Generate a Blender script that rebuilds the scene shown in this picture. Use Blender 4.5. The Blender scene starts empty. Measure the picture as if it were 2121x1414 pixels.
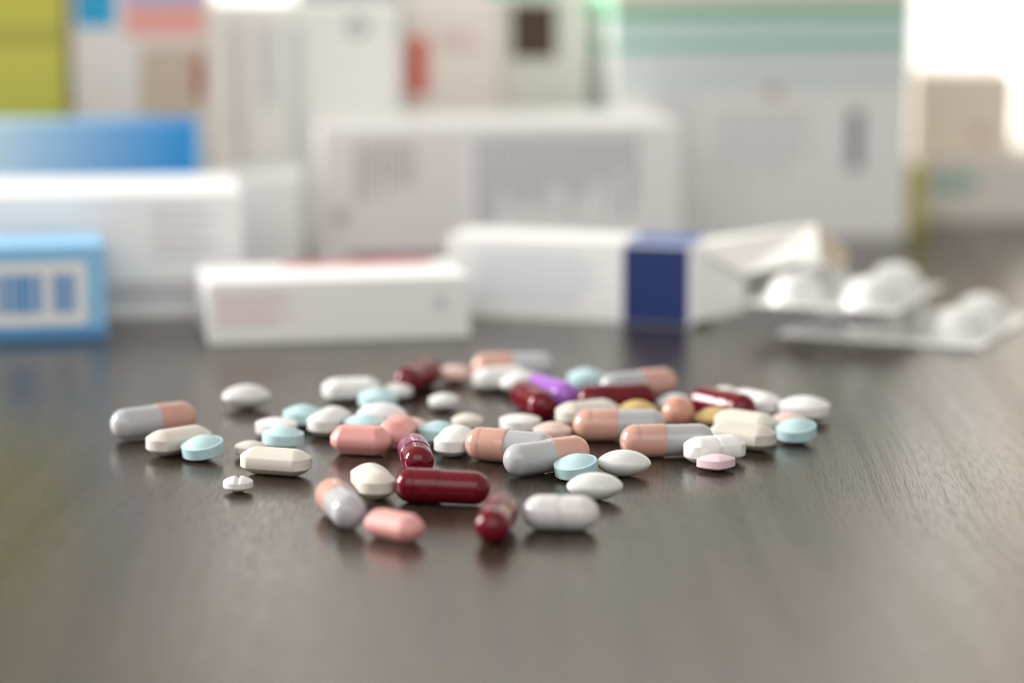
import bpy, bmesh, math, random
from mathutils import Matrix, Vector, Euler

random.seed(7)
SC = bpy.context.scene
COL = SC.collection
MM = 0.001
R = math.radians

# ---------------------------------------------------------------- camera
cam_data = bpy.data.cameras.new('camera')
cam_data.lens = 100.0
cam_data.sensor_width = 36.0
cam_data.clip_start = 0.02
cam_data.clip_end = 50.0
cam = bpy.data.objects.new('camera', cam_data)
COL.objects.link(cam)
cam.location = (0, 0, 0.131)
cam.rotation_euler = (R(90 - 9.604), 0, 0)
cam_data.dof.use_dof = True
cam_data.dof.focus_distance = 0.612
cam_data.dof.aperture_fstop = 6.0
SC.camera = cam

# ---------------------------------------------------------------- light
world = bpy.data.worlds.new('World')
SC.world = world
world.use_nodes = True
bg = world.node_tree.nodes['Background']
bg.inputs['Color'].default_value = (1.0, 0.975, 0.93, 1)
bg.inputs['Strength'].default_value = 0.60

def area_lamp(name, loc, target, size, size_y, watts, color):
    d = bpy.data.lights.new(name, 'AREA')
    d.shape = 'RECTANGLE'
    d.size, d.size_y, d.energy, d.color = size, size_y, watts, color
    o = bpy.data.objects.new(name, d)
    COL.objects.link(o)
    o.location = loc
    o.rotation_euler = (Vector(target) - Vector(loc)).to_track_quat('-Z', 'Y').to_euler()
    return o

area_lamp('window_light', (-1.70, 1.10, 0.68), (0, 0.70, 0), 0.66, 0.85, 70.0, (1.0, 0.985, 0.96))
area_lamp('back_window_light', (0.50, 2.1, 0.95), (0.1, 0.65, 0.0), 1.5, 0.8, 4.0, (1.0, 0.95, 0.84))
area_lamp('room_fill', (-0.15, -0.9, 1.15), (0, 1.0, 0.03), 2.2, 1.2, 17.0, (1.0, 0.985, 0.97))  # added soft fill from the camera side, lifts the carton fronts

SC.cycles.filter_width = 1.05
SC.view_settings.view_transform = 'Standard'
SC.view_settings.look = 'None'
SC.view_settings.exposure = 0.0
SC.view_settings.gamma = 1.0
SC.view_settings.use_curve_mapping = False

# ---------------------------------------------------------------- materials
MATS = {}
def mat(name, col, rough=0.5, coat=0.0, noise=0.0, nscale=900.0, bump=0.0, bscale=2500.0, trans=0.0, sss=0.0, metal=0.0, coat_rough=0.06, spec=0.5, vary=0.0):
    if name in MATS:
        return MATS[name]
    m = bpy.data.materials.new(name)
    m.use_nodes = True
    nt = m.node_tree
    b = nt.nodes['Principled BSDF']
    b.inputs['Base Color'].default_value = (*col, 1)
    b.inputs['Roughness'].default_value = rough
    b.inputs['Coat Weight'].default_value = coat
    b.inputs['Coat Roughness'].default_value = coat_rough
    b.inputs['Transmission Weight'].default_value = trans
    b.inputs['Metallic'].default_value = metal
    b.inputs['Specular IOR Level'].default_value = spec
    if sss:
        b.inputs['Subsurface Weight'].default_value = sss
        b.inputs['Subsurface Radius'].default_value = (0.0012, 0.0009, 0.0007)
        b.inputs['Subsurface Scale'].default_value = 1.0
    if noise or bump:
        tc = nt.nodes.new('ShaderNodeTexCoord')
    if noise:
        n = nt.nodes.new('ShaderNodeTexNoise')
        n.inputs['Scale'].default_value = nscale
        n.inputs['Detail'].default_value = 3
        nt.links.new(tc.outputs['Object'], n.inputs['Vector'])
        mx = nt.nodes.new('ShaderNodeMix')
        mx.data_type = 'RGBA'
        mx.inputs[6].default_value = (*[max(0, c * (1 - noise)) for c in col], 1)
        mx.inputs[7].default_value = (*[min(1, c * (1 + noise)) for c in col], 1)
        nt.links.new(n.outputs['Fac'], mx.inputs[0])
        nt.links.new(mx.outputs[2], b.inputs['Base Color'])
    if bump:
        n2 = nt.nodes.new('ShaderNodeTexNoise')
        n2.inputs['Scale'].default_value = bscale
        n2.inputs['Detail'].default_value = 3
        nt.links.new(tc.outputs['Object'], n2.inputs['Vector'])
        bp = nt.nodes.new('ShaderNodeBump')
        bp.inputs['Strength'].default_value = bump
        bp.inputs['Distance'].default_value = 0.0001
        nt.links.new(n2.outputs['Fac'], bp.inputs['Height'])
        nt.links.new(bp.outputs['Normal'], b.inputs['Normal'])
    if vary:
        src = b.inputs['Base Color'].links[0].from_socket if b.inputs['Base Color'].links else None
        info = nt.nodes.new('ShaderNodeObjectInfo')
        mr = nt.nodes.new('ShaderNodeMapRange')
        mr.inputs['To Min'].default_value = 1 - vary
        mr.inputs['To Max'].default_value = 1 + vary * 0.5
        nt.links.new(info.outputs['Random'], mr.inputs['Value'])
        hsv = nt.nodes.new('ShaderNodeHueSaturation')
        hsv.inputs['Color'].default_value = (*col, 1)
        if src:
            nt.links.new(src, hsv.inputs['Color'])
        nt.links.new(mr.outputs[0], hsv.inputs['Value'])
        nt.links.new(hsv.outputs[0], b.inputs['Base Color'])
    MATS[name] = m
    return m

def table_material():
    m = bpy.data.materials.new('dark_wood')
    m.use_nodes = True
    nt = m.node_tree
    N, L = nt.nodes, nt.links
    b = N['Principled BSDF']
    tc = N.new('ShaderNodeTexCoord')
    # gently bent grain: the sheet coordinates are warped before they are stretched
    w = N.new('ShaderNodeTexNoise'); w.inputs['Scale'].default_value = 5.0; w.inputs['Detail'].default_value = 1
    L.new(tc.outputs['Object'], w.inputs['Vector'])
    sub = N.new('ShaderNodeVectorMath'); sub.operation = 'SUBTRACT'; sub.inputs[1].default_value = (0.5, 0.5, 0.5)
    L.new(w.outputs['Color'], sub.inputs[0])
    scl = N.new('ShaderNodeVectorMath'); scl.operation = 'MULTIPLY'; scl.inputs[1].default_value = (0.026, 0, 0)
    L.new(sub.outputs[0], scl.inputs[0])
    add = N.new('ShaderNodeVectorMath'); add.operation = 'ADD'
    L.new(tc.outputs['Object'], add.inputs[0]); L.new(scl.outputs[0], add.inputs[1])
    def stretched(sx, sy, detail, rot=0.0):
        mp = N.new('ShaderNodeMapping'); mp.inputs['Scale'].default_value = (sx, sy, 1)
        mp.inputs['Rotation'].default_value = (0, 0, rot)
        L.new(add.outputs[0], mp.inputs['Vector'])
        n = N.new('ShaderNodeTexNoise'); n.inputs['Scale'].default_value = 1.0; n.inputs['Detail'].default_value = detail
        L.new(mp.outputs[0], n.inputs['Vector'])
        return n
    bands = stretched(120, 5, 3, R(5))
    lines = stretched(620, 7, 2, R(5))
    pores = stretched(2100, 120, 3, R(5))
    fine = stretched(7000, 1500, 1, R(5))
    def ramp(src, lo, hi, c0, c1):
        r = N.new('ShaderNodeValToRGB')
        r.color_ramp.elements[0].position = lo; r.color_ramp.elements[1].position = hi
        r.color_ramp.elements[0].color = c0; r.color_ramp.elements[1].color = c1
        L.new(src, r.inputs['Fac']); return r
    def grey(v): return (v, v, v, 1)
    def times(a, b_):
        mul = N.new('ShaderNodeMix'); mul.data_type = 'RGBA'; mul.blend_type = 'MULTIPLY'; mul.inputs[0].default_value = 1
        L.new(a, mul.inputs[6]); L.new(b_, mul.inputs[7]); return mul.outputs[2]
    r1 = ramp(bands.outputs['Fac'], 0.35, 0.68, (0.026, 0.018, 0.012, 1), (0.050, 0.036, 0.024, 1))
    r2 = ramp(pores.outputs['Fac'], 0.38, 0.50, grey(0.62), grey(1))
    sx = N.new('ShaderNodeSeparateXYZ'); L.new(add.outputs[0], sx.inputs[0])
    mk = N.new('ShaderNodeMapRange'); mk.interpolation_type = 'SMOOTHSTEP'
    mk.inputs['From Min'].default_value = 0.02; mk.inputs['From Max'].default_value = 0.10
    mk.inputs['To Min'].default_value = 0.35; mk.inputs['To Max'].default_value = 1.0
    L.new(sx.outputs['X'], mk.inputs['Value'])
    ln = N.new('ShaderNodeMix'); ln.data_type = 'FLOAT'; ln.inputs[2].default_value = 0.7
    L.new(mk.outputs[0], ln.inputs[0]); L.new(lines.outputs['Fac'], ln.inputs[3])
    r3 = ramp(ln.outputs[0], 0.36, 0.50, grey(0.55), grey(1))
    L.new(times(times(r1.outputs['Color'], r2.outputs['Color']), r3.outputs['Color']), b.inputs['Base Color'])
    rr = ramp(bands.outputs['Fac'], 0.3, 0.7, grey(0.17), grey(0.25))
    L.new(rr.outputs['Color'], b.inputs['Roughness'])
    # pores and grain lines are open and matt: they reflect less
    s1 = ramp(ln.outputs[0], 0.36, 0.52, grey(0.36), grey(0.54))
    L.new(times(s1.outputs['Color'], r2.outputs['Color']), b.inputs['Specular IOR Level'])
    ad = N.new('ShaderNodeMath'); ad.operation = 'MULTIPLY_ADD'; ad.inputs[1].default_value = 0.5
    L.new(fine.outputs['Fac'], ad.inputs[0]); L.new(r2.outputs['Color'], ad.inputs[2])
    ad2 = N.new('ShaderNodeMath'); ad2.operation = 'MULTIPLY_ADD'; ad2.inputs[1].default_value = 0.8
    L.new(r3.outputs['Color'], ad2.inputs[0]); L.new(ad.outputs[0], ad2.inputs[2])
    bp = N.new('ShaderNodeBump'); bp.inputs['Strength'].default_value = 0.5; bp.inputs['Distance'].default_value = 0.00008
    L.new(ad2.outputs[0], bp.inputs['Height']); L.new(bp.outputs['Normal'], b.inputs['Normal'])
    b.inputs['Specular Tint'].default_value = (1.0, 0.93, 0.83, 1)
    return m

M_GREY = mat('capsule_grey', (0.42, 0.42, 0.43), 0.14, bump=0.12, bscale=350, vary=0.10)
M_PEACH = mat('capsule_peach', (0.545, 0.305, 0.24), 0.13, noise=0.05, nscale=250, bump=0.25, bscale=350, vary=0.10)
M_RED = mat('capsule_red', (0.135, 0.003, 0.010), 0.12, 0.0, spec=0.36, vary=0.10)
M_VIOLET = mat('capsule_violet', (0.32, 0.11, 0.47), 0.18)
M_VIOLET_CLEAR = mat('capsule_violet_clear', (0.62, 0.10, 0.30), 0.08, 0.5, trans=0.75)
M_WHITE_GLOSS = mat('tablet_white_gloss', (0.70, 0.69, 0.675), 0.2, vary=0.10)
M_CAPLET = mat('caplet_white_gloss', (0.64, 0.615, 0.61), 0.2)
M_WHITE = mat('tablet_white', (0.72, 0.705, 0.685), 0.5, noise=0.04, nscale=1500, bump=0.15, vary=0.10)
M_CREAM = mat('tablet_cream', (0.60, 0.56, 0.485), 0.45, noise=0.04, nscale=1200, bump=0.15, vary=0.10)
M_BLUE = mat('tablet_blue', (0.45, 0.63, 0.645), 0.62, noise=0.10, nscale=2200, bump=0.3, vary=0.10)
M_PINK = mat('tablet_pink', (0.68, 0.31, 0.285), 0.45, 0.1, noise=0.03, coat_rough=0.2, vary=0.10)
M_PALE_PINK = mat('tablet_pale_pink', (0.70, 0.48, 0.43), 0.42, 0.2, noise=0.03, coat_rough=0.2, vary=0.10)
M_ROSE = mat('tablet_rose', (0.74, 0.53, 0.58), 0.55, noise=0.05, nscale=2000, bump=0.2)
M_YELLOW = mat('tablet_yellow', (0.64, 0.45, 0.17), 0.45, 0.2, coat_rough=0.2, vary=0.10)
M_BEIGE = mat('tablet_beige', (0.62, 0.58, 0.53), 0.55, noise=0.05)
M_PEACH_PILL = mat('pill_peach', (0.56, 0.27, 0.19), 0.14)
M_PALE_BLUE = mat('tablet_bluish', (0.66, 0.71, 0.76), 0.4, 0.2, coat_rough=0.2)

# ---------------------------------------------------------------- mesh helpers
def finish(bm, name, sharp=32):
    bmesh.ops.remove_doubles(bm, verts=bm.verts, dist=1e-7)
    bmesh.ops.recalc_face_normals(bm, faces=bm.faces)
    me = bpy.data.meshes.new(name)
    bm.to_mesh(me)
    bm.free()
    for p in me.polygons:
        p.use_smooth = True
    me.set_sharp_from_angle(angle=R(sharp))
    return me

def ring_mesh(rings, name, sharp=32):
    bm = bmesh.new()
    vs = [[bm.verts.new(p) for p in ring] for ring in rings]
    n = len(rings[0])
    for a, b in zip(vs[:-1], vs[1:]):
        for i in range(n):
            j = (i + 1) % n
            bm.faces.new((a[i], a[j], b[j], b[i]))
    return finish(bm, name, sharp)

def lathe_x(profile, name, n=48, sharp=40):
    rings = []
    for x, r in profile:
        rings.append([(x * MM, r * MM * math.cos(2 * math.pi * i / n), r * MM * math.sin(2 * math.pi * i / n)) for i in range(n)])
    return ring_mesh(rings, name, sharp)

def half_end(x_end, r, sgn, steps=14, k=0.96):
    """rounded end from the tip to full radius; returns list of (x, r)"""
    out = []
    for i in range(steps + 1):
        t = i / steps * math.pi / 2
        out.append((x_end - sgn * r * k * (1 - math.cos(t)), max(r * math.sin(t), 1e-6)))
    return out

def capsule_meshes(length, dia, name, seam=0.04):
    rc, rb = dia / 2, dia / 2 - 0.19
    h = length / 2
    xs = seam * length                       # the cap's open rim
    body = half_end(-h, rb, -1) + [(xs * 0.5, rb), (xs + 0.9, rb)]
    body += [(xs + 0.9, rb - 0.25), (xs - 0.5, rb - 0.25), (xs - 0.5, 1e-6)]
    cap = half_end(h, rc, 1)
    g = h - rc - 0.5                          # locking ring pressed into the cap
    cap += [(g + 0.45, rc), (g + 0.2, rc - 0.07), (g - 0.1, rc - 0.09), (g - 0.4, rc - 0.04), (g - 0.7, rc), (xs + 0.25, rc), (xs + 0.08, rc - 0.03), (xs, rc - 0.10), (xs, rb + 0.004), (xs + 0.6, rb + 0.004), (xs + 0.9, rb + 0.02)]
    return lathe_x(body, name + '_body'), lathe_x(cap, name + '_cap')

def outline(kind, a, b, n=96, e=2.0, p=2.0):
    pts = []
    if kind == 'ellipse':
        for i in range(n):
            t = 2 * math.pi * i / n
            c, s = math.cos(t), math.sin(t)
            pts.append((a * math.copysign(abs(c) ** (2 / p), c), b * math.copysign(abs(s) ** (2 / p), s)))
        return pts, [(0.0, 0.0)] * len(pts)
    if kind == 'stadium':
        c = a - b
        q = 72
        for i in range(n // 2):
            t = -math.pi / 2 + math.pi * i / (n // 2 - 1)
            pts.append((c + b * math.cos(t), b * math.sin(t)))
        for i in range(1, q):
            pts.append((c - 2 * c * i / q, b))
        for i in range(n // 2):
            t = math.pi / 2 + math.pi * i / (n // 2 - 1)
            pts.append((-c + b * math.cos(t), b * math.sin(t)))
        for i in range(1, q):
            pts.append((-c + 2 * c * i / q, -b))
        return pts, [(max(-c, min(c, x)), 0.0) for x, y in pts]
    if kind == 'lens_end':                    # straight sides, shallow curved ends, sharp corners
        xe = a - e
        rr = (b * b + e * e) / (2 * e)
        th = math.asin(min(1, b / rr))
        k = 14
        for i in range(-k, k + 1):
            t = th * i / k
            pts.append((a - rr + rr * math.cos(t), rr * math.sin(t)))
        for i in range(1, 44):
            pts.append((xe - 2 * xe * i / 44, b))
        for i in range(-k, k + 1):
            t = th * i / k
            pts.append((-(a - rr + rr * math.cos(t)), -rr * math.sin(t)))
        for i in range(1, 44):
            pts.append((-xe + 2 * xe * i / 44, -b))
        c = xe - b * 0.35
        return pts, [(max(-c, min(c, x)), 0.0) for x, y in pts]

def tablet_mesh(name, shape, a, b, thick, band, e=2.0, p=2.0, power=2.0, land=0.0, score=0.0, score_w=0.35, rings=16, sharp=34, wobble=0.0, bevel=0.10, trap=0.0, score_axis='x', plump=1.0, girdle=0.0):
    pts, med = outline(shape, a, b, e=e, p=p)
    dome = (thick - band) / 2
    def prof(s):
        if trap:                              # flat face with sloping bevel
            t = max(0.0, (s - trap) / (1 - trap))
            return 1 - 0.10 * (min(s, trap) / trap) ** 2 - 0.90 * t ** 1.25
        q = min(1.0, s / (1 - land))
        return max(0.0, 1 - q ** power) ** plump
    ss = [i / rings for i in range(rings + 1)]
    if land:
        ss = [i / rings * (1 - land) for i in range(rings + 1)] + [1.0]
    def ring(s, z, sgn, top):
        out = []
        for (x, y), (mx, my) in zip(pts, med):
            X, Y = mx + s * (x - mx), my + s * (y - my)
            zz = z
            if score and top:
                d = X if score_axis == 'x' else Y
                zz -= score * math.exp(-(d / score_w) ** 2) * (1 - 0.25 * s * s)
            if girdle:
                k_ = 1 - girdle * (math.exp(-((X - 0.32) / 0.16) ** 2) + math.exp(-((X + 0.32) / 0.16) ** 2))
                Y, zz = Y * k_, zz * k_
            out.append((X * MM, Y * MM, zz * MM))
        return out
    rs = []
    for s in ss[:-1]:
        rs.append(ring(s, -(band / 2 + dome * prof(s)), -1, False))
    k = 1 - bevel / min(a, b)
    rs.append(ring(k, -(band / 2 + dome * prof(k if not land else 1.0) * 1.0), -1, False))
    rs.append(ring(1.0, -band / 2 + 0.06, -1, False))
    rs.append(ring(1.0, band / 2 - 0.06, 1, False))
    rs.append(ring(k, band / 2 + dome * prof(k if not land else 1.0), 1, score > 0))
    for s in reversed(ss[:-1]):
        rs.append(ring(s, band / 2 + dome * prof(s), 1, True))
    if score:                                  # finer rows so the notch reads clean
        pass
    return ring_mesh(rs, name, sharp)

def obj(name, me, material, parent=None):
    o = bpy.data.objects.new(name, me)
    COL.objects.link(o)
    if material is not None and not me.materials:
        me.materials.append(material)
    if parent:
        o.parent = parent
    return o

def tag(o, label, cat, group=None):
    o['label'] = label
    o['category'] = cat
    if group:
        o['group'] = group
    return o

def empty(name, loc=(0, 0, 0), rz=0.0):
    o = bpy.data.objects.new(name, None)
    o.empty_display_size = 0.01
    COL.objects.link(o)
    o.location = loc
    o.rotation_euler = (0, 0, rz)
    return o

# ---------------------------------------------------------------- table
def build_table():
    bm = bmesh.new()
    x0, x1, y0, y1, t = -0.8, 0.8, 0.12, 1.35, 0.03
    vs = [bm.verts.new(p) for p in [(x0, y0, 0), (x1, y0, 0), (x1, y1, 0), (x0, y1, 0), (x0, y0, -t), (x1, y0, -t), (x1, y1, -t), (x0, y1, -t)]]
    for f in [(0, 1, 2, 3), (7, 6, 5, 4), (0, 4, 5, 1), (1, 5, 6, 2), (2, 6, 7, 3), (3, 7, 4, 0)]:
        bm.faces.new([vs[i] for i in f])
    bmesh.ops.bevel(bm, geom=list(bm.edges), offset=0.002, segments=2, affect='EDGES')
    me = finish(bm, 'table')
    for p in me.polygons:
        p.use_smooth = False
    o = obj('table', me, table_material())
    o['kind'] = 'structure'
    o['label'] = 'dark brown wood table top with fine grain and a satin sheen'
build_table()

# ---------------------------------------------------------------- cartons
M_CARD = mat('card_white', (0.86, 0.855, 0.84), 0.45, noise=0.02, nscale=60)
M_CARD_GREY = mat('card_greyish', (0.83, 0.82, 0.78), 0.5, noise=0.02, nscale=60)
M_CARD_LILAC = mat('card_cool', (0.87, 0.865, 0.86), 0.45, noise=0.02, nscale=60)
M_CARD_BEIGE = mat('card_beige', (0.85, 0.76, 0.62), 0.55, noise=0.03, nscale=60)
M_CARD_PINKISH = mat('card_pinkish', (0.78, 0.71, 0.65), 0.5, noise=0.03, nscale=60)
M_CARD_INNER = mat('card_inner', (0.52, 0.44, 0.34), 0.7, noise=0.05, nscale=120)
M_CARD_YELLOW = mat('card_yellow', (0.55, 0.50, 0.07), 0.4)
M_CARD_OLIVE = mat('card_olive', (0.42, 0.38, 0.06), 0.45)
M_CARD_SKY = mat('card_sky_blue', (0.27, 0.55, 0.80), 0.4)
M_CARD_BLUE = mat('card_blue', (0.02, 0.20, 0.52), 0.35)
M_CARD_PALEBLUE = mat('card_pale_blue', (0.45, 0.62, 0.72), 0.4)
M_GREEN = mat('print_green', (0.04, 0.42, 0.25), 0.45)
M_MINT = mat('print_mint', (0.42, 0.58, 0.56), 0.45)
M_NAVY = mat('print_navy', (0.005, 0.024, 0.13), 0.6)
M_RED_PRINT = mat('print_red', (0.62, 0.07, 0.05), 0.45)
M_ROSE_PRINT = mat('print_rose', (0.62, 0.36, 0.37), 0.5)
M_CORAL = mat('print_coral', (0.80, 0.36, 0.30), 0.5)
M_CYAN = mat('print_cyan', (0.02, 0.34, 0.60), 0.45)
M_TEXT = mat('print_grey_text', (0.34, 0.33, 0.34), 0.55)
M_TEXT_PALE = mat('print_pale_text', (0.50, 0.50, 0.50), 0.55)
M_TEXT_BLUE = mat('print_blue_text', (0.38, 0.47, 0.58), 0.55)
M_BARCODE = mat('print_barcode_blue', (0.08, 0.28, 0.58), 0.5)
M_BROWN = mat('print_brown', (0.055, 0.028, 0.012), 0.5)
M_TEAL = mat('print_teal', (0.20, 0.42, 0.42), 0.5)
M_DUSK = mat('dusky_rose', (0.40, 0.28, 0.27), 0.5)

def slab(x0, x1, y0, y1, z0, z1, name, bevel=0.0, seg=2):
    bm = bmesh.new()
    v = [bm.verts.new((x * MM, y * MM, z * MM)) for z in (z0, z1) for y in (y0, y1) for x in (x0, x1)]
    for f in [(0, 1, 3, 2), (4, 6, 7, 5), (0, 4, 5, 1), (1, 5, 7, 3), (3, 7, 6, 2), (2, 6, 4, 0)]:
        bm.faces.new([v[i] for i in f])
    bmesh.ops.recalc_face_normals(bm, faces=bm.faces)
    if bevel:
        bmesh.ops.bevel(bm, geom=list(bm.edges), offset=bevel * MM, segments=seg, affect='EDGES')
    return finish(bm, name, 50)

class Carton:
    """a carton standing on its own base: front-left-bottom corner at (x, y, z)"""
    def __init__(self, x, y, yaw, w, d, h, material, label, z=0.0, hollow=False, group='medicine cartons behind the pills'):
        self.w, self.d, self.h = w, d, h
        self.root = empty('medicine_box', (x * MM, y * MM, z * MM), R(yaw))
        tag(self.root, label, 'medicine box', group)
        if not hollow:
            obj('carton', slab(0, w, 0, d, 0.02, h, 'carton', 0.5), material, self.root)
            # tuck seam: the lid edge on the top
            obj('lid_edge', slab(w * 0.02, w * 0.98, d - 1.0, d - 0.6, h - 0.1, h + 0.12, 'lid_edge'), material, self.root)
    def front(self, name, x0, x1, z0, z1, material, t=0.12):
        return obj(name, slab(x0, x1, -t, 0.2, z0, z1, name), material, self.root)
    def top(self, name, x0, x1, y0, y1, material, t=0.12):
        return obj(name, slab(x0, x1, y0, y1, self.h - 0.2, self.h + t, name), material, self.root)
    def left(self, name, y0, y1, z0, z1, material, t=0.12):
        return obj(name, slab(-t, 0.2, y0, y1, z0, z1, name), material, self.root)
    def text(self, x0, x1, z0, z1, n, material, ragged=0.25, vertical=False, thick=0.5):
        for i in range(n):
            cut = 1 - ragged * random.random()
            if vertical:
                c = x0 + (x1 - x0) * (i + 0.5) / n
                hw = (x1 - x0) / n * thick / 2
                self.front('text_line', c - hw, c + hw, z1 - (z1 - z0) * cut, z1, material)
            else:
                c = z1 - (z1 - z0) * (i + 0.5) / n
                hh = (z1 - z0) / n * thick / 2
                self.front('text_line', x0, x0 + (x1 - x0) * cut, c - hh, c + hh, material)

def ring_print(c, x, z, r, material):
    bm = bmesh.new()
    n = 24
    vs = []
    for rr, y in ((r, -0.12), (r * 0.45, -0.12), (r * 0.45, 0.2), (r, 0.2)):
        vs.append([bm.verts.new(((x + rr * math.cos(2 * math.pi * i / n)) * MM, y * MM, (z + rr * math.sin(2 * math.pi * i / n)) * MM)) for i in range(n)])
    for k in range(4):
        for i in range(n):
            j = (i + 1) % n
            bm.faces.new((vs[k][i], vs[k][j], vs[(k + 1) % 4][j], vs[(k + 1) % 4][i]))
    obj('round_mark', finish(bm, 'round_mark'), material, c.root)

# light carton faces carry their printing as thin raised panels
c = Carton(-83, 767, 10.7, 72.7, 35, 17.3, M_CARD, 'low white carton with a red stripe along its lid, nearest the pills')
c.text(2.5, 24, 5.0, 14.5, 5, mat('print_blush', (0.74, 0.52, 0.52), 0.5), 0.4, thick=0.42)
c.front('text_mark', 62.5, 66, 8, 12, mat('print_faint_grey', (0.66, 0.65, 0.66), 0.5))
c.top('stripe', 24, 66, 26, 34.2, mat('print_soft_red', (0.66, 0.14, 0.15), 0.45))
c.left('stripe', 8, 12, 1.5, 15, M_ROSE_PRINT)

c = Carton(-171.4, 768.3, 11, 60, 29, 26, M_CARD_SKY, 'sky blue carton with a white panel and blue barcode')
c.front('print_panel', 8, 54.5, 4.2, 21.5, M_CARD_GREY)
for k, (a, b) in enumerate([(30, 30.8), (31.5, 33.5), (34, 35.2), (35.6, 38.6), (39, 40.2), (40.8, 42.6), (45.5, 47.8), (48.3, 49.2), (49.6, 51.5)]):
    obj('barcode_bar', slab(a, b, -0.24, -0.1, 7.5, 18.5, 'barcode_bar'), M_BARCODE, c.root)
c.front('stripe', 0.6, 59.4, 0.7, 3.4, M_BARCODE)

c = Carton(-187, 802.7, 8, 110, 52, 36, M_CARD_LILAC, 'long white carton standing right behind the sky blue carton')
c.text(84, 103, 17, 33, 5, mat('print_faint_grey', (0.66, 0.65, 0.66), 0.5), 0.4)
c.text(62, 104, 4, 11, 3, M_TEXT, 0.3)
c.top('print_panel', 70, 108, 4, 48, M_CARD)

Carton(-96, 882, 2, 30, 30, 33.5, M_CARD, 'small plain white carton wedged behind the long white carton')

c = Carton(-205, 880, 5.5, 108, 26, 49.5, mat('card_mid_blue', (0.30, 0.50, 0.68), 0.4), 'carton fading from pale blue to deep blue, behind the long white carton')
for k in range(12):
    t = (k / 11) ** 0.6
    cc = tuple(a * (1 - t) + b * t for a, b in zip((0.62, 0.76, 0.80), (0.005, 0.25, 0.62)))
    c.front('print_panel', 34 + k * 6.0, 40 + k * 6.0, 1, 49.0, mat('print_fade_%d' % k, cc, 0.4))
    c.top('print_panel', 34 + k * 6.0, 40 + k * 6.0, 0.4, 25.5, mat('print_fade_%d' % k, cc, 0.4))

c = Carton(-208, 926, 3, 62, 30, 112, M_CARD_YELLOW, 'tall yellow-green carton with a darker olive band')
c.front('stripe', 0.6, 61.4, 71.5, 77.5, M_CARD_OLIVE)
c.front('print_panel', 0.6, 40, 20, 52, mat('print_lime', (0.36, 0.52, 0.16), 0.4))

c = Carton(-144.5, 936, 1, 44, 24, 110, M_CARD_PINKISH, 'tall beige carton with a cyan block and a coral panel')
c.front('print_panel', 1.5, 14.5, 77, 106, M_CYAN)
c.front('print_panel', 17.5, 43.2, 74, 84, M_CORAL)
c.front('print_panel', 17.5, 43.2, 84.2, 106, mat('print_lilac', (0.45, 0.42, 0.62), 0.5))
c.front('print_panel', 22, 43.2, 48, 71, mat('print_tan', (0.58, 0.46, 0.34), 0.5))
c.front('stripe', 40, 43.3, 53.5, 68, M_RED_PRINT)

c = Carton(-102.5, 971, 0, 64, 22, 82.6, M_CARD_GREY, 'tall off-white carton printed with upright grey text columns and a round mark')
for x0, x1, z0 in ((6, 11, 24), (16, 22, 40), (26.5, 31.5, 24)):
    c.text(x0, x1, z0, 76, 3, M_TEXT_PALE, 0.3, True, 0.55)
ring_print(c, 49.8, 75, 3.6, M_TEXT)

c = Carton(-76, 1006, 0, 37, 20, 92, mat('card_slate', (0.36, 0.36, 0.38), 0.5), 'grey carton just showing above the off-white carton with text columns')

c = Carton(-37.6, 990, 0, 34, 24, 84, M_CARD_PINKISH, 'pinkish white carton with a bright red upright mark')
c.front('red_mark', 1.5, 8.2, 50, 70.5, M_RED_PRINT)
c.text(12, 28, 66, 72, 2, M_ROSE_PRINT, 0.3)

c = Carton(-3.2, 990, 0, 29.5, 24, 85, mat('card_sage', (0.64, 0.65, 0.57), 0.5), 'sage grey carton with a dark brown square print')
c.front('print_panel', 3, 18.5, 63, 82, M_BROWN)

Carton(-10, 1024, 0, 27, 22, 96, M_GREEN, 'green carton just showing above the carton with the brown square')

c = Carton(-61.4, 906, 8.5, 118, 51, 46.8, M_CARD_LILAC, 'long white carton with two blocks of upright grey text and a bright lid')
c.top('print_panel', 6, 117, 2, 50, M_CARD)
c.top('print_panel', 1, 5, 2, 8, M_CORAL)
c.front('print_panel', 1, 44, 7, 44, mat('print_faint_rose', (0.84, 0.79, 0.79), 0.5))
c.front('stripe', 9, 44, 1.2, 6.2, M_DUSK)  # dull rose-brown band low on the front
c.text(11, 31, 21, 42, 9, M_TEXT, 0.55, True, 0.36)
c.text(50, 104, 13, 43, 20, M_TEXT, 0.6, True, 0.42)
ring_print(c, 6.5, 18, 2.4, M_TEXT)

# open carton with navy stripe: four wall panels round a hollow, flaps at its open end
c = Carton(-19, 822, -17.3, 73.7, 22, 22.8, M_CARD, 'open white carton with a wide navy stripe, blister packs sliding out', hollow=True)
W, D, Hh, t = 73.7, 22, 22.8, 0.5
obj('front_panel', slab(0, W, 0, t, 0.02, Hh, 'front_panel', 0.15), M_CARD, c.root)
obj('back_panel', slab(0, W, D - t, D, 0.02, Hh, 'back_panel', 0.15), M_CARD, c.root)
obj('bottom_panel', slab(0.1, W - 0.1, t, D - t, 0.02, t, 'bottom_panel'), M_CARD_INNER, c.root)
obj('top_panel', slab(0.1, W - 0.1, t * 0.2, D - t * 0.2, Hh - 0.2, Hh + 0.3, 'top_panel', 0.1), M_CARD, c.root)
obj('end_panel', slab(0.1, t, t, D - t, t, Hh - 0.3, 'end_panel'), M_CARD, c.root)
c.front('stripe', W - 20.5, W - 1.2, 0.3, Hh - 0.3, M_NAVY)
obj('top_stripe', slab(W - 20.5, W - 1.2, 0.4, D - 1, Hh + 0.2, Hh + 0.42, 'top_stripe'), mat('print_royal', (0.06, 0.12, 0.42), 0.35), c.root)
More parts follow.
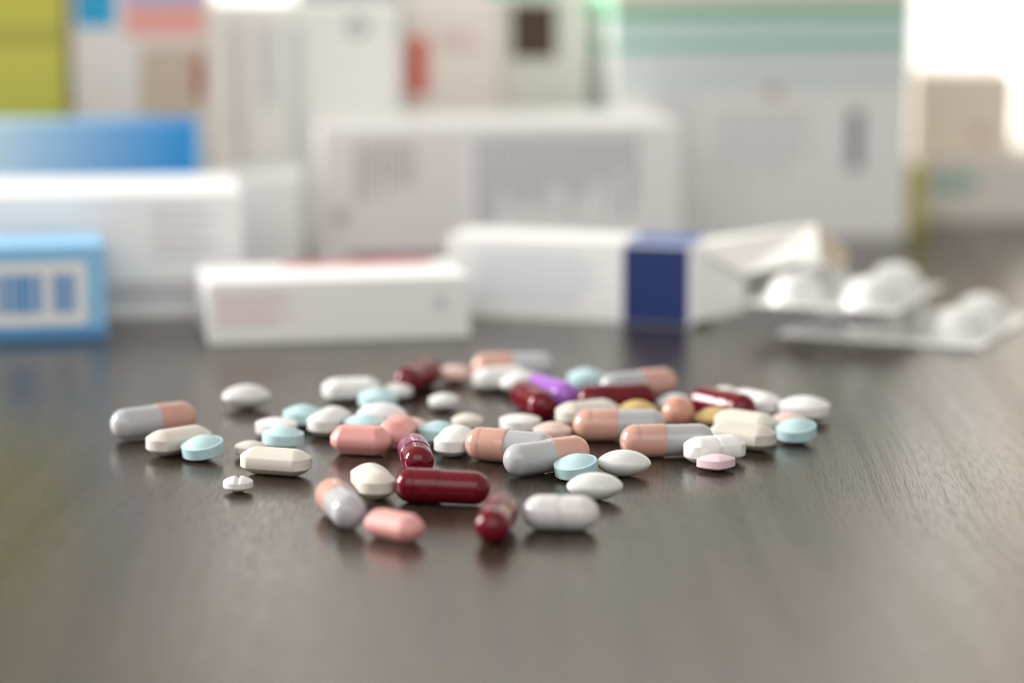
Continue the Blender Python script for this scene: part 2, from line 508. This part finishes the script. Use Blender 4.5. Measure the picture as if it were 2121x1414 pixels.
c.text(9, 46, 4, 20, 6, mat('print_faint_blue', (0.56, 0.63, 0.71), 0.55), 0.2, thick=0.4)
def plate(name, pts, material, parent, th=0.4):
    bm = bmesh.new()
    p = [Vector(q) * MM for q in pts]
    n = (p[1] - p[0]).cross(p[2] - p[0]).normalized() * th * MM
    a = [bm.verts.new(q) for q in p]
    b = [bm.verts.new(q + n) for q in p]
    bm.faces.new(a[::-1]); bm.faces.new(b)
    for i in range(len(p)):
        j = (i + 1) % len(p)
        bm.faces.new((a[i], a[j], b[j], b[i]))
    return obj(name, finish(bm, name, 20), material, parent)
plate('side_flap', [(W, 0.1, 1.2), (W + 14, 4.5, 4.5), (W + 14.5, 4.6, 19.0), (W, 0.1, 22.5)], M_CARD, c.root)
plate('lid_flap', [(W + 0.2, 0.6, Hh - 0.1), (W + 14.5, 0.2, Hh - 7.5), (W + 35, 7, Hh - 2.5), (W + 31, 21, Hh + 5), (W + 0.2, D - 0.6, Hh - 0.1)], mat('card_cream', (0.77, 0.755, 0.70), 0.55), c.root)
plate('tuck_flap', [(W + 35.3, 7, Hh - 2.6), (W + 41, 9, Hh - 7), (W + 41, 20, Hh - 3), (W + 31.3, 21, Hh + 4.9)], M_CARD_INNER, c.root)

c = Carton(34.6, 976, 10, 106, 48, 108, M_CARD, 'big white carton with green stripes and a mint band')
M_PALE_MINT = mat('print_pale_mint', (0.66, 0.80, 0.73), 0.45)
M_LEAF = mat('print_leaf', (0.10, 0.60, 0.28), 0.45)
c.front('mint_band', 0.6, 105.4, 70.2, 76.6, mat('print_mint_grey', (0.66, 0.79, 0.77), 0.45))
c.front('pale_band', 0.6, 105.4, 52, 66.6, mat('print_mist', (0.70, 0.76, 0.74), 0.5))
c.front('mint_band', 0.6, 105.4, 80.3, 106, mat('print_sage_mint', (0.70, 0.73, 0.60), 0.45))
c.front('green_stripe', 0.5, 105.5, 76.8, 80.1, M_GREEN)
c.front('green_stripe', 0.5, 105.5, 66.8, 70.0, mat('print_soft_green', (0.20, 0.55, 0.40), 0.45))
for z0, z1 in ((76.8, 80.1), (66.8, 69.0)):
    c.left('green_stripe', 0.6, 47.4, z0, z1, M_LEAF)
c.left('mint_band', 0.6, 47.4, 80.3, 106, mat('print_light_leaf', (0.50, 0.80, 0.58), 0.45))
c.front('red_mark', 55, 59, 49.5, 54, M_ROSE_PRINT)
c.text(36, 70, 14, 46, 9, mat('print_faint_grey', (0.66, 0.65, 0.66), 0.5), 0.5, True, 0.4)
c.front('dark_mark', 84.2, 89, 24, 45, mat('print_charcoal', (0.22, 0.21, 0.23), 0.5))
c.text(14, 30, 12, 50, 4, mat('print_faint_grey', (0.66, 0.65, 0.66), 0.5), 0.5, True, 0.4)

Carton(141, 1006, 2, 5.2, 26, 24, M_CARD_YELLOW, 'slim yellow carton squeezed beside the big green-striped carton')
c = Carton(149, 1038, 1, 80, 40, 23.6, mat('card_dull', (0.74, 0.69, 0.63), 0.5), 'low greyish carton with teal lettering under a beige carton')
for k in range(4):
    c.front('teal_mark', 3.5 + k * 4.6, 6.9 + k * 4.6, 11, 17.5, M_TEAL)
c = Carton(147.5, 1041, 0, 36, 34, 30.0, M_CARD_BEIGE, 'beige carton lying on top of the low greyish carton', z=23.85)
c.front('text_mark', 22, 27, 5, 10, M_ROSE_PRINT)

# ---------------------------------------------------------------- blister packs
M_FOIL = mat('blister_white', (0.74, 0.735, 0.72), 0.18)
M_FOIL_EDGE = mat('blister_foil', (0.6, 0.6, 0.6), 0.3, metal=1.0)
def dome_mesh(a=11.0, b=8.3, h=7.6):
    n = 56
    rs = []
    for s, z in ((1.0, 0.0), (0.985, 0.07), (0.95, 0.22), (0.89, 0.42), (0.80, 0.62), (0.68, 0.79), (0.52, 0.91), (0.34, 0.97), (0.15, 0.997), (0.0, 1.0)):
        rs.append([(a * s * math.cos(2 * math.pi * i / n) * MM, b * s * math.sin(2 * math.pi * i / n) * MM, z * h * MM) for i in range(n)])
    return ring_mesh(rs, 'pocket', 60)
DOME = dome_mesh()
def blister(loc, rot, w, d, pockets, label):
    root = empty('blister_pack', tuple(q * MM for q in loc))
    root.rotation_euler = tuple(R(q) for q in rot)
    obj('sheet', slab(0, w, 0, d, 0.15, 0.5, 'sheet', 0.1), M_FOIL, root)
    obj('foil', slab(0.3, w - 0.3, 0.3, d - 0.3, 0, 0.16, 'foil'), M_FOIL_EDGE, root)
    for px, py in pockets:
        o = obj('pocket', DOME, M_FOIL, root)
        o.location = (px * MM, py * MM, 0.45 * MM)
        o.rotation_euler = (0, 0, R(90))
    tag(root, label, 'blister pack', 'blister packs beside the open carton')
    return root
blister((74, 784, 0.05), (0, 0, -24), 58, 60, ((46, 20), (46, 46), (22, 20), (22, 46)), 'white blister pack lying flat on the table beyond the open carton')
blister((64.5, 786, 8.2), (0, 0, -22), 44, 56, ((11, 15), (33, 15), (11, 42), (33, 42)), 'white blister pack lying across another one by the carton flap')

# ---------------------------------------------------------------- windows behind
def window(x0, x1, z0, z1, y, strength, label):
    root = empty('window', (x0 * MM, y * MM, z0 * MM))
    w, h = x1 - x0, z1 - z0
    m = bpy.data.materials.new('window_daylight')
    m.use_nodes = True
    b = m.node_tree.nodes['Principled BSDF']
    b.inputs['Base Color'].default_value = (0.8, 0.8, 0.8, 1)
    b.inputs['Emission Color'].default_value = (1.0, 0.965, 0.89, 1)
    b.inputs['Emission Strength'].default_value = strength
    obj('pane', slab(0, w, 0, 4, 0, h, 'pane'), m, root)
    fm = mat('window_frame', (0.78, 0.74, 0.64), 0.5)
    for a in ((-14, 0, -14, h + 14), (w, w + 14, -14, h + 14)):
        obj('frame', slab(a[0], a[1], -6, 8, a[2], a[3], 'frame', 1), fm, root)
    for a in ((-14, 0), (h, h + 14)):
        obj('frame', slab(0, w, -6, 8, a[0], a[1], 'frame', 1), fm, root)
    tag(root, label, 'window')
    return root
w = window(214, 282, -20, 620, 1560, 1.25, 'bright daylight window blurred out above the beige carton')
window(-175, -120, 20, 420, 1560, 1.3, 'narrow strip of bright window above the tall off-white carton')
bm = bpy.data.materials.new('blind_glow')
bm.use_nodes = True
bn = bm.node_tree.nodes['Principled BSDF']
bn.inputs['Base Color'].default_value = (0.8, 0.72, 0.55, 1)
bn.inputs['Emission Color'].default_value = (1.0, 0.88, 0.66, 1)
bn.inputs['Emission Strength'].default_value = 0.55  # the blind's own glow stands in for daylight coming through it
obj('blind', slab(70, 330, -12, -8, -10, 610, 'blind'), bm, w)


# ---------------------------------------------------------------- pills
KIND = {}
def two_part(kind, length, dia, body_mat, cap_mat, seam=0.04):
    b, c = capsule_meshes(length, dia, kind, seam)
    b.materials.append(body_mat)
    c.materials.append(cap_mat)
    KIND[kind] = ('capsule', b, c)
def one_part(kind, me, material, cat='tablet'):
    me.materials.append(material)
    KIND[kind] = (cat, me, None)

two_part('two_tone', 21.2, 7.5, M_GREY, M_PEACH, 0.03)
two_part('red', 20.1, 7.3, M_RED, M_RED, 0.02)
two_part('violet', 20.1, 7.3, M_VIOLET, M_VIOLET, 0.05)
two_part('red_violet', 19.0, 7.1, M_RED, M_VIOLET_CLEAR, -0.08)
one_part('oval', tablet_mesh('oval', 'ellipse', 5.9, 3.9, 5.8, 0.3, power=2.0, bevel=0.12, plump=0.68), M_WHITE_GLOSS)
one_part('oval_pale', tablet_mesh('oval_pale', 'ellipse', 4.6, 3.6, 4.4, 0.4, bevel=0.15, plump=0.75), M_PALE_BLUE)
one_part('cream', tablet_mesh('cream', 'lens_end', 8.0, 3.9, 6.0, 2.3, e=2.6, power=1.9), M_CREAM)
one_part('white_oblong', tablet_mesh('white_oblong', 'lens_end', 7.2, 3.8, 5.8, 2.4, e=2.6, power=2.2, bevel=0.3), M_WHITE)
one_part('white_scored', tablet_mesh('white_scored', 'lens_end', 7.1, 3.7, 6.0, 2.6, e=2.4, power=2.0, score=0.32, score_w=0.28), M_WHITE)
one_part('caplet', tablet_mesh('caplet', 'stadium', 7.7, 4.0, 7.0, 0.9, power=2.2, plump=0.72, girdle=0.06, bevel=0.25, rings=22, sharp=75), M_CAPLET)
one_part('pink_slim', tablet_mesh('pink_slim', 'lens_end', 6.6, 3.4, 5.5, 1.3, e=2.4, trap=0.5, bevel=0.5, sharp=70), M_PINK)
one_part('pink', tablet_mesh('pink', 'lens_end', 6.9, 4.0, 6.6, 1.5, e=2.6, trap=0.50, bevel=0.5, sharp=70), M_PINK)
one_part('blue', tablet_mesh('blue', 'ellipse', 4.7, 4.7, 5.3, 2.4, land=0.12, power=2.0), M_BLUE)
one_part('small_scored', tablet_mesh('small_scored', 'ellipse', 3.15, 3.15, 3.4, 1.25, power=2.0, score=0.9, score_w=0.36, rings=26), M_WHITE)
one_part('white_small', tablet_mesh('white_small', 'ellipse', 3.8, 3.8, 4.0, 1.4, power=2.0, bevel=0.3), M_WHITE)
one_part('cream_small', tablet_mesh('cream_small', 'ellipse', 3.65, 3.65, 3.9, 1.6, power=2.0, bevel=0.2), M_CREAM)
one_part('white_round', tablet_mesh('white_round', 'ellipse', 4.8, 4.8, 4.1, 2.1, power=2.0, bevel=0.25), M_WHITE)
one_part('white_large', tablet_mesh('white_large', 'ellipse', 6.1, 6.1, 5.8, 2.2, power=2.2, bevel=0.3), M_WHITE)
one_part('pale_pink', tablet_mesh('pale_pink', 'ellipse', 4.5, 4.2, 4.4, 1.2, power=2.0, bevel=0.3), M_PALE_PINK)
one_part('pink_diamond', tablet_mesh('pink_diamond', 'ellipse', 4.3, 3.6, 3.6, 1.7, p=1.38, power=2.0), M_ROSE)
one_part('yellow', tablet_mesh('yellow', 'ellipse', 4.9, 3.6, 5.0, 0.8, power=2.0, bevel=0.4), M_YELLOW)
one_part('egg', tablet_mesh('egg', 'ellipse', 4.4, 3.9, 7.3, 0.4, power=2.0, plump=0.55, bevel=0.1), M_PEACH_PILL, 'pill')
one_part('beige', tablet_mesh('beige', 'ellipse', 3.6, 3.6, 3.6, 1.4, power=2.0, bevel=0.25), M_BEIGE)

# kind, name, x mm, y mm, yaw, tilt about x, tilt about y, lift mm, label
PILLS = [
    ('two_tone', 'capsule', -82.6, 642.8, 34, 0, 0, 0, 'grey and peach capsule lying behind a cream caplet, apart from the pile'),
    ('two_tone', 'capsule', 0.3, 713.3, -174, 0, 0, 0, 'peach and grey capsule at the far edge of the pile, behind a white oblong tablet'),
    ('two_tone', 'capsule', -0.3, 614.0, 159, 0, 0, 0, 'peach and grey capsule whose grey end is overlapped by another capsule'),
    ('two_tone', 'capsule', 7.5, 603.4, 33, 0, 0, 0, 'grey and peach capsule with a pale blue tablet in front of its peach end'),
    ('two_tone', 'capsule', -34.4, 557.3, 106, 0, 0, 0, 'peach and grey capsule pointing its grey end forward beside a pink tablet'),
    ('two_tone', 'capsule', 24.5, 637.9, -178, 0, 0, 0, 'peach and grey capsule lying in front of a cream caplet and a yellow tablet'),
    ('two_tone', 'capsule', 31.0, 687.7, 29, 0, 0, 0, 'peach and grey capsule lying behind a dark red capsule'),
    ('two_tone', 'capsule', 34.5, 620.4, -173, 0, 0, 0, 'peach and grey capsule with a scored white tablet in front of its grey end'),
    ('red', 'capsule', -23.6, 701.3, 70, 0, 0, 0, 'dark red capsule with a round glint at the far edge beside a small peach tablet'),
    ('red', 'capsule', 5.0, 668.8, 107, 0, 0, 0, 'dark red capsule pointing forward against the violet capsule'),
    ('violet', 'capsule', 9.6, 678.9, -63, 0, 0, 0, 'violet capsule lying between two dark red capsules'),
    ('red_violet', 'capsule', -20.9, 605.5, 97, 0, 0, 0, 'dark red capsule with translucent violet cap pointing at a lying red capsule'),
    ('red', 'capsule', -14.4, 573.5, 168, 0, 0, 0, 'dark red capsule lying crosswise beside the cream caplet turned end-on'),
    ('red', 'capsule', -3.0, 544.8, 83, 0, 0, 0, 'dark red capsule pointing forward beside the large scored white caplet'),
    ('red', 'capsule', 25.1, 670.4, -161, 0, 0, 0, 'long dark red capsule lying in front of a peach and grey capsule'),
    ('red', 'capsule', 49.9, 662.9, -52, 0, 0, 0, 'dark red capsule with a long white glint behind a yellow tablet'),
    ('oval', 'oval_tablet', -64.3, 677.3, 4, 0, 0, 0, 'glossy white oval tablet lying alone on the far side of the table'),
    ('oval', 'oval_tablet', 17.2, 577.1, 2, 0, 0, 0, 'glossy white oval tablet just behind the large scored white caplet'),
    ('oval', 'oval_tablet', 24.1, 600.2, -3, 0, 0, 0, 'glossy white oval tablet right beside a pale blue round tablet'),
    ('oval', 'oval_tablet', -30.5, 654.2, -6, 0, 0, 0, 'white oval tablet behind the pink caplet and a pale blue tablet'),
    ('oval', 'oval_tablet', 2.6, 695.4, 25, 0, 0, 0, 'white oval tablet half hidden by the violet capsule'),
    ('oval_pale', 'oval_tablet', 39.1, 672.7, 15, 0, 0, 0, 'bluish white oval tablet behind the egg-shaped peach pill'),
    ('cream', 'oblong_tablet', -74.5, 623.7, 40, 0, 0, 0, 'cream oblong tablet with a pale blue tablet leaning at its end'),
    ('cream', 'oblong_tablet', -51.0, 601.5, -18, 0, 0, 0, 'cream oblong tablet with angular ends behind the small scored white tablet'),
    ('cream', 'oblong_tablet', -29.0, 581.7, 103, 0, 0, 0, 'cream oblong tablet turned end-on against a dark red capsule'),
    ('cream', 'oblong_tablet', 17.7, 655.9, 29, 0, 0, 0, 'cream oblong tablet behind a peach and grey capsule'),
    ('cream', 'oblong_tablet', 52.2, 629.2, -35, 0, 0, 0, 'cream oblong tablet directly behind the scored white oblong tablet'),
    ('cream', 'oblong_tablet', 53.9, 643.1, -39, 0, 0, 0, 'cream oblong tablet squeezed between another cream tablet and a dark red capsule'),
    ('white_oblong', 'oblong_tablet', -42.3, 646.4, 75, 0, 0, 0, 'white oblong tablet pointing forward between two pale blue tablets'),
    ('white_oblong', 'oblong_tablet', -39.4, 686.5, 13, 0, 0, 0, 'white oblong tablet at the far edge behind a pale blue tablet'),
    ('white_oblong', 'oblong_tablet', -2.9, 701.7, 20, 0, 0, 0, 'white oblong tablet lying right in front of a far peach and grey capsule'),
    ('white_oblong', 'oblong_tablet', -12.8, 623.7, 80, 0, 0, 0, 'white oblong tablet tucked behind the peach end of a capsule'),
    ('white_oblong', 'oblong_tablet', 58.2, 669.1, 129, 0, 0, 0, 'white oblong tablet between a dark red capsule and a thick round white tablet'),
    ('white_scored', 'oblong_tablet', 44.7, 614.5, 20, 0, 0, 0, 'scored white oblong tablet with a light pink tablet in front'),
    ('caplet', 'oblong_tablet', 9.6, 550.2, -5, 0, 0, 0, 'large glossy greyish white caplet with a score line across its middle'),
    ('pink', 'oblong_tablet', -33.8, 622.9, -12, 0, 0, 0, 'salmon pink caplet with sloping edges behind the cream tablets'),
    ('pink', 'oblong_tablet', -26.1, 632.4, 79, 0, 0, 0, 'salmon pink caplet pointing away, behind the red and violet capsule'),
    ('pink_slim', 'oblong_tablet', -23.0, 542.4, -40, 0, 0, 0, 'salmon pink caplet beside the forward-pointing grey and peach capsule'),
    ('pale_pink', 'oval_tablet', -14.7, 711.9, 20, 0, 0, 0, 'small peach tablet between a dark red and a peach and grey capsule'),
    ('blue', 'round_tablet', -68.5, 617.3, 0, 9, -7, 0, 'pale blue round tablet leaning beside a cream oblong tablet'),
    ('blue', 'round_tablet', -51.6, 628.7, 0, 0, 2, 0, 'pale blue round tablet directly behind the angular cream oblong tablet'),
    ('blue', 'round_tablet', -48.9, 654.2, 0, 0, 0, 0, 'pale blue round tablet beside the end of a white oblong tablet'),
    ('blue', 'round_tablet', -32.3, 674.7, 0, 3, 2, 0, 'pale blue round tablet in front of a far white oblong tablet'),
    ('blue', 'round_tablet', -34.2, 642.8, 0, 0, 0, 0, 'pale blue round tablet half hidden behind a pink caplet'),
    ('blue', 'round_tablet', -16.7, 634.5, 0, 0, 0, 0, 'pale blue round tablet behind the red and violet capsule'),
    ('blue', 'round_tablet', 13.7, 597.1, 0, 9, -8, 0, 'pale blue round tablet tilted against the peach end of a capsule'),
    ('blue', 'round_tablet', 18.7, 702.6, 0, 0, 0, 0, 'pale blue round tablet at the far edge beside the violet capsule'),
    ('blue', 'round_tablet', 64.8, 636.6, 0, 9, -4, 0, 'pale blue round tablet at the edge of the pile beside cream tablets'),
    ('small_scored', 'round_tablet', -57.6, 584.9, 0, 0, 0, 0, 'tiny white round tablet with a deep score notch, lying alone'),
    ('white_small', 'round_tablet', -16.4, 675.6, 0, 0, 0, 0, 'small white round tablet lying alone behind the cream round tablet'),
    ('cream_small', 'round_tablet', -10.4, 650.7, 0, 0, 0, 0, 'small cream round tablet beside a pale blue tablet'),
    ('white_round', 'round_tablet', 1.9, 648.4, 0, 0, 0, 0, 'flat white round tablet behind the overlapping capsules'),
    ('white_round', 'round_tablet', -54.4, 643.9, 0, 0, 0, 0, 'white round tablet behind two pale blue tablets'),
    ('white_large', 'round_tablet', 69.3, 661.8, 0, 0, 0, 0, 'thick round white tablet at the outer edge of the pile'),
    ('white_small', 'round_tablet', -28.2, 688.5, 0, 0, 0, 0, 'small white round tablet between a dark red capsule and a pale blue tablet'),
    ('white_small', 'round_tablet', 52.3, 684.4, 0, 0, 0, 0, 'small white round tablet hidden behind the glinting dark red capsule'),
    ('pale_pink', 'oval_tablet', -23.6, 643.3, 10, 0, 0, 0, 'pale pink tablet behind the salmon pink caplets'),
    ('pale_pink', 'round_tablet', 9.3, 638.1, 0, 0, 0, 0, 'pale pink domed tablet between two peach and grey capsules'),
    ('pale_pink', 'round_tablet', 64.1, 648.8, 0, 0, 0, 0, 'pale pink tablet peeking out behind an outer pale blue tablet'),
    ('pink_diamond', 'diamond_tablet', 44.4, 606.1, 8, 0, 0, 0, 'light pink diamond-shaped tablet in front of the scored white tablet'),
    ('yellow', 'oval_tablet', 47.4, 652.9, 10, 0, 0, 0, 'yellow oval tablet in front of the glinting dark red capsule'),
    ('yellow', 'oval_tablet', 29.7, 661.4, 0, 0, 0, 0, 'yellow oval tablet mostly hidden behind a peach and grey capsule'),
    ('egg', 'egg_pill', 38.9, 654.3, 70, 0, 0, 0, 'egg-shaped glossy peach pill between capsules and a yellow tablet'),
    ('beige', 'round_tablet', -58.2, 620.5, 0, 0, 0, 0, 'greyish beige tablet peeking out behind the angular cream tablet'),
]
for kind, name, x, y, yaw, tx, ty, lift, label in PILLS:
    cat, me, cap = KIND[kind]
    rot = Euler((R(tx), R(ty), 0)).to_matrix()
    if cap is None:
        spin = 0.0
    else:
        spin = random.uniform(0, 6.28)
    M = Matrix.Rotation(R(yaw), 3, 'Z')
    full = (rot @ M)
    low = min((full @ v.co).z for m in (me, cap) if m for v in m.vertices)
    root = empty(name) if cap else obj(name, me, None)
    root.rotation_euler = full.to_euler()
    root.location = (x * MM, y * MM, -low + (lift + 0.02) * MM)
    if cap:
        b = obj('body', me, None, root)
        c = obj('cap', cap, None, root)
        b.rotation_euler = c.rotation_euler = (spin, 0, 0)
    tag(root, label, cat, {'capsule': 'capsules in the pile', 'tablet': 'tablets in the pile'}.get(cat))
